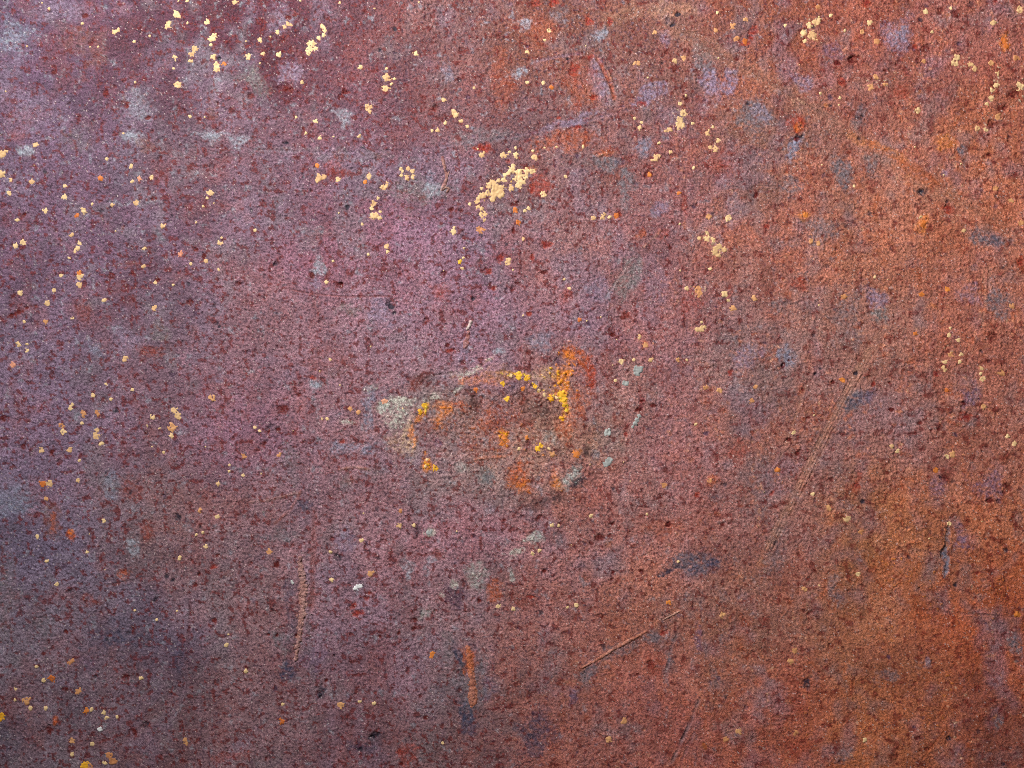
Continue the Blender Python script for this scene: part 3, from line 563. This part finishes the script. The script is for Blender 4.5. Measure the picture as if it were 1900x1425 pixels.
# ------------------------------------------------------------------ flecks of pale deposit: u v r [kind]
FLECKS = """92 16 3;79 6 2;327 26 6;332 30 4;311 48 6;314 43 4;212 60 5;220 56 4;385 41 4.5;347 2 3;331 2 2;436 4 5;278 67 2.5;250 78 3;395 72 7;398 66 4;391 83 3;361 91 6;356 101 5;354 113 4;396 106 5;416 119 4 o;401 120 5;402 128 6;460 104 5;324 107 4.5;322 127 2.5;330 158 6;251 153 2.5 w;167 87 2;182 87 2;153 44 2.5;348 42 2.5;353 217 3;380 218 2
66 269 5;5 286 7;13 281 3;3 323 6;19 334 4;17 358 4;58 336 5;198 295 3;243 309 4.5;187 331 5 o;258 331 4 p;245 337 3.5;281 329 4;121 345 3.5;120 366 5;390 358 6;384 368 2.5;252 376 5;208 380 4;84 392 5;156 392 5;143 400 4 o;302 419 5;32 408 3.5;134 436 4;43 449 5;30 456 5;148 452 4;144 460 5;140 467 3;268 461 3.5;409 452 5;412 441 2.5;335 470 5 p;377 383 2.5;172 379 2.5;473 427 3;364 413 2 w
482 74 4;488 99 4;482 117 2;515 59 4;517 101 4.5;502 68 2;528 50 3.5;534 46 4;541 47 3;598 50 4;603 57 4;600 65 4;593 71 4;578 82 7;575 89 7;585 90 4;573 99 4;695 16 2 p;777 4 2;630 5 2.5;557 2 2;770 99 4.5;669 125 4;718 143 7;732 147 3;726 156 3;716 164 6;717 127 3 p;684 200 6;686 207 4;823 186 4;844 212 6;842 207 5;855 226 4;826 228 3.5;867 235 3;812 241 4;802 242 3;879 163 2.5;586 225 4.5;549 217 2.5;568 247 3;594 256 4;619 254 2;667 253 4;560 153 3.5
590 333 6;593 328 5;601 328 4;627 333 4.5;684 328 5;677 337 4 o;588 307 4 o;712 347 5;718 341 4;745 316 4;757 313 4;765 318 4;766 328 4;755 330 5;745 326 3;702 368 3;693 377 5;690 387 4;693 400 7;703 403 5;705 393 3;673 417 3 p;841 430 5;843 422 3;890 427 6 t;896 426 4 t;718 458 5;719 467 3;683 472 3;861 461 2.5;872 379 3 p;887 277 2 w;893 287 5;898 284 3
933 287 5;940 289 4;945 282 3;957 275 3;957 285 5;958 292 3;989 280 3;992 292 5;952 307 4;950 314 6;943 321 5;937 324 4;963 319 7;977 317 6;987 317 5;974 326 7;960 331 7;967 336 7;962 344 6;948 351 5;947 344 3;935 333 5;925 336 4;913 338 5;908 344 6;918 348 9;926 351 8;920 358 9;928 360 7;915 368 6;905 358 6;896 363 6;893 350 3;888 370 5;884 376 4;888 384 4;894 388 4;897 397 6;896 405 4;898 409 3;1008 361 5;981 386 3;974 391 3;956 390 5 o;962 413 5 o;971 445 3
1018 57 4;1010 75 3;978 98 4 w;1331 24 3;1360 48 5 t;1367 72 5 t;1383 37 4 t;1328 57 4 t;1382 76 5 o;1215 60 4 t;1252 113 4;1268 108 5 t;1185 117 4 t;1178 117 3 t;978 153 3.5;1008 154 3.5;1023 163 4 o;1202 143 2;1273 177 3 t;1262 193 3.5;1268 210 6;1262 222 6;1260 233 7;1268 233 4;1242 239 5;1235 243 3;1286 229 3;1178 220 3;1190 227 3;1187 237 4;1323 236 3;1313 247 5;1332 260 4;1327 276 5;1318 273 4;1245 282 4;1223 265 3;1217 294 6;1221 290 4;1210 297 3;1082 272 3;1033 273 2.5;1011 273 2.5;1205 323 4 o;1260 358 4 o;1287 312 3 t;1101 404 4.5 w;1121 398 4;1118 404 4;1131 403 4;1143 400 5 o;1314 402 5 t;1352 405 6;982 387 3;1312 443 6;1297 442 4;1310 433 4;1322 445 5;1327 465 6;1333 458 6;1343 463 5;1332 472 6;1325 470 4;970 443 3;1050 328 3 o
1457 47 3;1517 13 4 t;1513 42 6;1502 47 5;1520 38 4;1492 60 5;1493 75 4;1507 62 6;1512 71 5;1502 68 4;1542 28 3.5 t;1612 42 5;1599 59 4 t;1568 57 3;1718 21 5;1763 15 3;1627 77 5 t;1730 59 3 t;1715 113 4 t;1775 107 6;1773 117 6;1800 120 5;1808 127 5;1892 18 6 w;1843 43 5;1838 117 5 t;1850 137 4;1848 157 6;1840 167 4;1838 182 5;1832 193 4;1852 217 6 t;1813 238 5;1830 239 4;1893 160 7;1862 75 6 o;1868 87 6 o;1885 107 5 t;1615 162 6 t;1625 143 5 t;1642 155 4 t;1702 205 5;1522 173 3;1558 182 3 t;1788 428 4;1708 403 3 w;1712 417 6 o;1585 345 3;1505 447 4 t;1518 452 4 t;1495 398 5 o;1877 372 4 t;1848 350 5 t;1895 413 5 t
128 478 3;147 507 5 o;148 513 6;148 528 5;114 511 3.5;266 494 4;382 484 4;354 490 3;406 500 3 p;37 543 5;100 538 4;88 562 5;194 556 4;286 571 5;85 597 4 t;45 597 3 t;135 590 3 t;33 639 5;50 638 3;50 650 4;232 666 5;23 677 6 p;322 529 2.5;197 712 3 p;246 723 3 p;172 734 4;206 741 3 p;133 751 4;130 759 4;154 768 5 t;180 767 5 t;152 786 3;114 790 5 t;117 801 5;180 798 4;178 808 7;188 824 4;78 836 5;130 835 5;147 854 3 t;144 892 4;80 897 6 o;92 898 6;85 925 4 t;324 762 6;331 772 6;319 794 8 t;318 808 4;394 738 6 t;283 774 4;296 795 2.5;303 839 3 p;453 846 5 t;404 898 4;426 863 2.5;425 875 2.5;451 882 3 t;371 948 4 t;288 525 3 p;273 790 2.5 p;473 793 3
606 523 4;853 485 4 y;860 479 3 w;943 485 6;613 667 3;858 498 3 t;607 777 3;598 777 2.5;482 799 3;518 844 4 t;714 745 5 p;665 766 4 t;650 758 4 t;743 948 4 t;618 485 2.5
788 752 5 y;780 763 5 y;792 852 3 o;790 865 3 o;808 868 5 y;933 712 5 y;940 740 5 y;883 723 4 o;935 812 4.2 o;932 824 4 o;948 697 3.6 y;962 697 7 y;977 702 6 y;970 722 4 o;993 717 4.8 y;1000 724 3 y;1010 732 3.6 y;1022 740 6 y;1033 738 3 y;1043 732 7 y;1047 752 3.6 y;1045 742 6 y;1042 777 4 y;978 812 4 o;963 833 3 t;998 832 5 y;1003 826 4 y;1018 832 3 t;1068 843 6 o;1025 843 5 t
1295 537 7 t;1298 545 5 t;1273 535 4;1345 547 6;1352 557 3;1400 553 5 t;1360 572 5 t;1300 610 6;1293 611 4;1307 607 4;1302 598 2.5;1318 499 3;1187 626 4;1198 640 5 t;1153 670 5;1176 668 3 t;1209 668 5;1142 706 3 o;1258 668 4 t;1275 668 2.5;1335 724 5 t;1310 719 4 t;1395 743 5 t;1402 718 4 t;1291 787 3 t;1232 901 5 t;1317 892 4 t;1075 592 4 o;1057 535 3 t;1047 518 3 t
1624 514 3;1567 550 5 t;1758 537 5 o;1710 547 5 o;1762 622 4 w;1764 609 3;1778 632 4;1782 657 4;1781 672 4;1765 658 5 t;1753 672 4;1750 682 4;1754 687 3;1821 683 4 w;1820 693 3;1824 703 5;1858 692 6 t;1756 724 4 o;1563 706 5 o;1698 619 4 o;1473 802 4;1654 828 4;1665 837 4 t;1768 843 6 t;1757 847 4 t;1882 823 5;1870 810 4;1737 873 5 o;1443 872 5 o;1508 917 4 o;1538 942 5 t;1825 755 5 t;1877 568 5 t
193 967 4;70 996 4 p;87 1041 3.5;162 1024 3;106 1084 4;334 1034 4;382 1014 4 t;403 959 4 t;377 988 3 t;364 992 3 t;130 1228 5;134 1225 4;97 1259 6 o;82 1262 4 t;68 1237 3 p;143 1283 5;148 1281 4;49 1301 7;28 1299 3;56 1314 4;29 1278 3.5;84 1315 4 t;3 1330 7 y;160 1319 5 o;170 1316 4 o;193 1322 4 o;198 1332 4 t;217 1330 3;345 1375 5;346 1379 4;262 1258 4 t;134 1374 5 t;171 1381 4 t;203 1403 6 t;208 1413 7 t;194 1416 4;157 1421 7 y;167 1423 5;134 1400 4 t;290 1150 3;420 1197 4 t;457 1246 4 t;328 1134 2;424 1177 2 p;250 1133 2.5
741 976 5;768 975 3.5 o;500 1023 5 t;613 1025 3.5 t;615 1076 4 t;687 1065 5 t;692 1062 3 t;802 1212 4 o;801 1218 4 o;633 1308 6 t;668 1302 3 t;694 1305 4 o;523 1338 5 o;525 1307 3 o;822 1378 2.5;671 1002 4 o;925 1125 4 o
987 1027 4;1001 1022 3.5;1024 975 4 t;1037 975 3;1097 957 4 o;1340 1141 5;1070 1123 4 o;1053 1127 3;953 1130 4 o;1240 1118 5 o;1258 1042 3;1200 954 3;1158 1338 6 t;1130 1373 6 t;1370 1357 5 t;1347 1372 5 t
1572 962 6;1598 987 5 t;1493 1093 5 t;1592 1065 4 t;1762 972 4 o;1887 1140 5 o;1605 1373 4 o;1475 1207 5 t;1467 1227 5 t;1477 1360 5 t
663 1090 5 w;668 1088 4 w;658 1092 3 w;186 1353 4.5 w""".replace('\n', ';').split(';')
B = []
for f in FLECKS:
    p = f.split(); B.append((float(p[0]), float(p[1]), float(p[2]), p[3] if len(p) > 3 and not (p[3] == 'w' and float(p[1]) < 1000) else ('c' if float(p[1]) < 1100 else 't')))
# neighbouring blobs of one tone grow together into one fleck
par = list(range(len(B)))
def root(i):
    while par[i] != i: i = par[i]
    return i
for i in range(len(B)):
    for j in range(i):
        if B[i][3] == B[j][3] and math.hypot(B[i][0] - B[j][0], B[i][1] - B[j][1]) < B[i][2] + B[j][2] + 1.0:
            par[root(i)] = root(j)
groups = {}
for i in range(len(B)):
    groups.setdefault(root(i), []).append(B[i])
groups = sorted(groups.values(), key=lambda g: -sum(b[2] ** 2 for b in g))

def fleck_mesh(blobs, thick=1.0, step=1.5, seed=80, rag=1.0, lift=0.0):
    ua = min(b[0] - b[2] for b in blobs) - 4; ub = max(b[0] + b[2] for b in blobs) + 4
    va = min(b[1] - b[2] for b in blobs) - 4; vb = max(b[1] + b[2] for b in blobs) + 4
    uu, vv = np.meshgrid(np.arange(ua, ub, step, dtype=np.float32), np.arange(va, vb, step, dtype=np.float32))
    F = np.full(uu.shape, -9.0, np.float32)
    for (u, v, r, *_) in blobs:
        F = np.maximum(F, 1 - np.hypot(uu - u, vv - v) / r)
    F = np.minimum(F - 0.06, 0.34) + rag * (0.34 * gn(uu, vv, 7.5, seed) + 0.50 * gn(uu, vv, 3.6, seed + 1))
    z = slow_height(uu, vv) + 0.9 * grain_height(uu, vv) + thick * np.clip(F * 4.0 + 0.3, -2.0, 1.0)
    z += 0.2 * gn(uu, vv, 4, seed + 2)
    keep = np.maximum.reduce([F[:-1, :-1], F[1:, :-1], F[1:, 1:], F[:-1, 1:]]) > -0.25
    return uu, vv, z, keep

NAMES = dict(c='pale_fleck', t='tan_fleck', o='orange_fleck', y='yellow_crust', p='pink_fleck', w='white_chip', g='grey_scale_flake')
n_made = 0; small = []
for g in groups:
    if max(b[2] for b in g) >= 3.0 and n_made < 298:
        k = g[0][3]
        uu, vv, z, keep = fleck_mesh(g, .6 if k != 'w' else .9, 1.35, 80, .8 if k == 'w' else 1.25)
        if keep.sum() == 0: continue
        child(NAMES[k], grid_mesh(NAMES[k], uu, vv, z, None, keep), FM[k]); n_made += 1
    else:
        small.append(g)

# the specks too small to pick apart, joined
def join_meshes(name, parts):
    co = []; fa = []; n = 0
    for uu, vv, z, keep in parts:
        m = grid_mesh('tmp', uu, vv, z, None, keep)
        co += [tuple(v.co) for v in m.vertices]; fa += [tuple(i + n for i in p.vertices) for p in m.polygons]
        n = len(co); bpy.data.meshes.remove(m)
    me = bpy.data.meshes.new(name); me.from_pydata(co, [], fa)
    me.polygons.foreach_set('use_smooth', np.ones(len(fa), bool))
    return me
parts = [fleck_mesh(g, .8, 1.2, 84, 1.0) for g in small]
r3 = np.random.default_rng(9)
for k in range(60):
    u, v = r3.uniform(-60, 1960), r3.uniform(-60, 1100)
    parts.append(fleck_mesh([(u, v, r3.uniform(1.2, 2.2))], .8, 1.2, 84, .9))
o = child('pale_specks', join_meshes('pale_specks', [p for p in parts if p[3].sum()]), FM['c']); o['kind'] = 'stuff'

# grey scale flakes standing proud
for bl in ([(1185,686,7),(1182,690,7),(1189,684,5),(1180,683,5)], [(1128,857,7),(1124,860,6),(1133,854,5)], [(1127,803,6),(1130,797,3)], [(1163,712,5),(1158,711,4)],
           [(1178,786,4),(1182,779,4.5),(1186,772,4),(1174,792,3)], [(543,1082,2.5),(541,1079,2)], [(796,989,5),(800,985,3)]):
    uu, vv, z, keep = fleck_mesh(bl, 1.0, 1.4, 90, .9)
    child('grey_scale_flake', grid_mesh('grey_scale_flake', uu, vv, z, None, keep), FM['g'])

# ------------------------------------------------------------------ raised crusts: ridges, worms and rubble along gouges
def ridge(pts, w, h, ca, cb, lump=5.0, lumpy=1.0, name='rust_ridge', seed=95, step=1.25, label=None):
    us = [p[0] for p in pts]; vs = [p[1] for p in pts]; pad = max(p[2] for p in pts) * w + 6
    uu, vv = np.meshgrid(np.arange(min(us) - pad, max(us) + pad, step, dtype=np.float32), np.arange(min(vs) - pad, max(vs) + pad, step, dtype=np.float32))
    F = np.full(uu.shape, -9.0, np.float32)
    for a, b in zip(pts, pts[1:]):
        l = max(math.hypot(b[0] - a[0], b[1] - a[1]), 1e-3); dx, dy = (b[0] - a[0]) / l, (b[1] - a[1]) / l
        t = np.clip((uu - a[0]) * dx + (vv - a[1]) * dy, 0, l)
        r = (a[2] + (b[2] - a[2]) * t / l) * w
        F = np.maximum(F, 1 - np.hypot(uu - a[0] - t * dx, vv - a[1] - t * dy) / r)
    n = 0.4 * gn(uu, vv, 8, seed) + 0.35 * gn(uu, vv, 4, seed + 1)
    F = F + (0.45 + lumpy * 0.6) * n + 0.3 * gn(uu, vv, 16, seed + 7)
    lumpf = 0.75 - worley(uu, vv, lump, seed + 3)
    z = slow_height(uu, vv) + 0.75 * grain_height(uu, vv) + 0.1 + 0.75 * h * (np.sqrt(np.clip(F, 0, 1)) * (1 + lumpy * 0.9 * lumpf) + np.clip(F, -1, 0) * 1.5) + 0.4 * gn(uu, vv, 3, seed + 4)
    keep = np.maximum.reduce([F[:-1, :-1], F[1:, :-1], F[1:, 1:], F[:-1, 1:]]) > -0.3
    mixv = np.clip(0.5 + 0.6 * gn(uu, vv, 7, seed + 5) + 0.5 * lumpf * lumpy, 0, 1)[..., None]
    loc = np.stack([f(uu, vv) for f in colour_at], -1)
    cols = (lin(ca) * (1 - mixv) + lin(cb) * mixv) * 0.55 + 0.45 * loc
    cols = cols * (1 + 0.16 * rng.normal(0, 1, uu.shape)[..., None])
    return child(name, grid_mesh(name, uu, vv, z, np.clip(cols, .01, .95).astype(np.float32), keep), M_RUST, label)

# long gouge with its lip of rust rubble
ridge([(556,1034,2.5),(559,1060,4),(562,1085,5.5),(562,1110,5.5),(560,1140,5),(557,1170,4),(552,1200,4),(549,1224,2.5)], 1.25, 2.4, (110,66,60), (214,160,144), 4.4, 1.7, 'gouge_rubble', label='crumbly rust rubble along a long upright gouge')
ridge([(1080,1239,1.5),(1110,1222,2.5),(1140,1204,3),(1170,1188,3),(1198,1172,2)], 1.15, 1.7, (160,84,64), (206,136,106), 5, .9, 'rust_ridge', 101)
ridge([(1230,1150,1.2),(1246,1142,1.8),(1261,1134,1)], 1.1, 1.6, (150,104,92), (206,166,148), 6, .8, 'rust_ridge', 103)
ridge([(868,1202,4),(872,1225,4),(873,1242,5),(876,1262,5.5),(878,1285,7),(877,1304,6)], 1.15, 1.8, (170,84,50), (232,138,88), 6, .8, 'orange_rust_crust', 105)
ridge([(874,597,2.6),(872,604,2.4),(867,611,2.6)], 1.05, 2.6, (230,205,190), (250,236,224), 9, .25, 'pale_worm_crust', 107)
ridge([(869,616,2.2),(868,626,3.2),(865,636,4.6),(863,643,4.2)], 1.1, 1.7, (160,96,80), (196,130,112), 9, .3, 'rust_worm_crust', 109)
ridge([(821,292,2.2),(823,302,2.6),(826,314,2.4),(829,324,2.4),(828,334,2.8),(824,344,2.6),(820,352,2.4)], 1.1, 2.2, (150,84,74), (206,150,126), 7, .7, 'rust_worm_crust', 111)
ridge([(834,318,1.4),(831,326,1.8),(828,334,2)], 1.0, 1.9, (150,90,78), (210,160,140), 7, .6, 'rust_worm_crust', 113)
ridge([(820,352,2),(827,348,2),(833,350,2.2),(830,356,1.8)], 1.0, 1.9, (150,90,78), (206,156,130), 7, .6, 'rust_worm_crust', 115)
ridge([(1488,190,3),(1492,193,2.4)], 1.1, 2.0, (170,120,96), (222,176,146), 7, .4, 'rust_blister', 117)
ridge([(1480,183,2),(1484,187,2)], 1.1, 1.6, (170,120,96), (212,166,140), 7, .4, 'rust_blister', 119)
ridge([(1470,186,2),(1473,190,2)], 1.1, 1.5, (170,120,96), (212,166,140), 7, .4, 'rust_blister', 121)
ridge([(1128,132,1.6),(1132,140,2.2),(1135,150,1.8)], 1.1, 1.8, (150,90,76), (214,150,120), 6, .7, 'rust_worm_crust', 123)
ridge([(1083,158,1.4),(1088,166,2)], 1.0, 1.7, (150,90,76), (214,150,120), 6, .7, 'rust_worm_crust', 125)
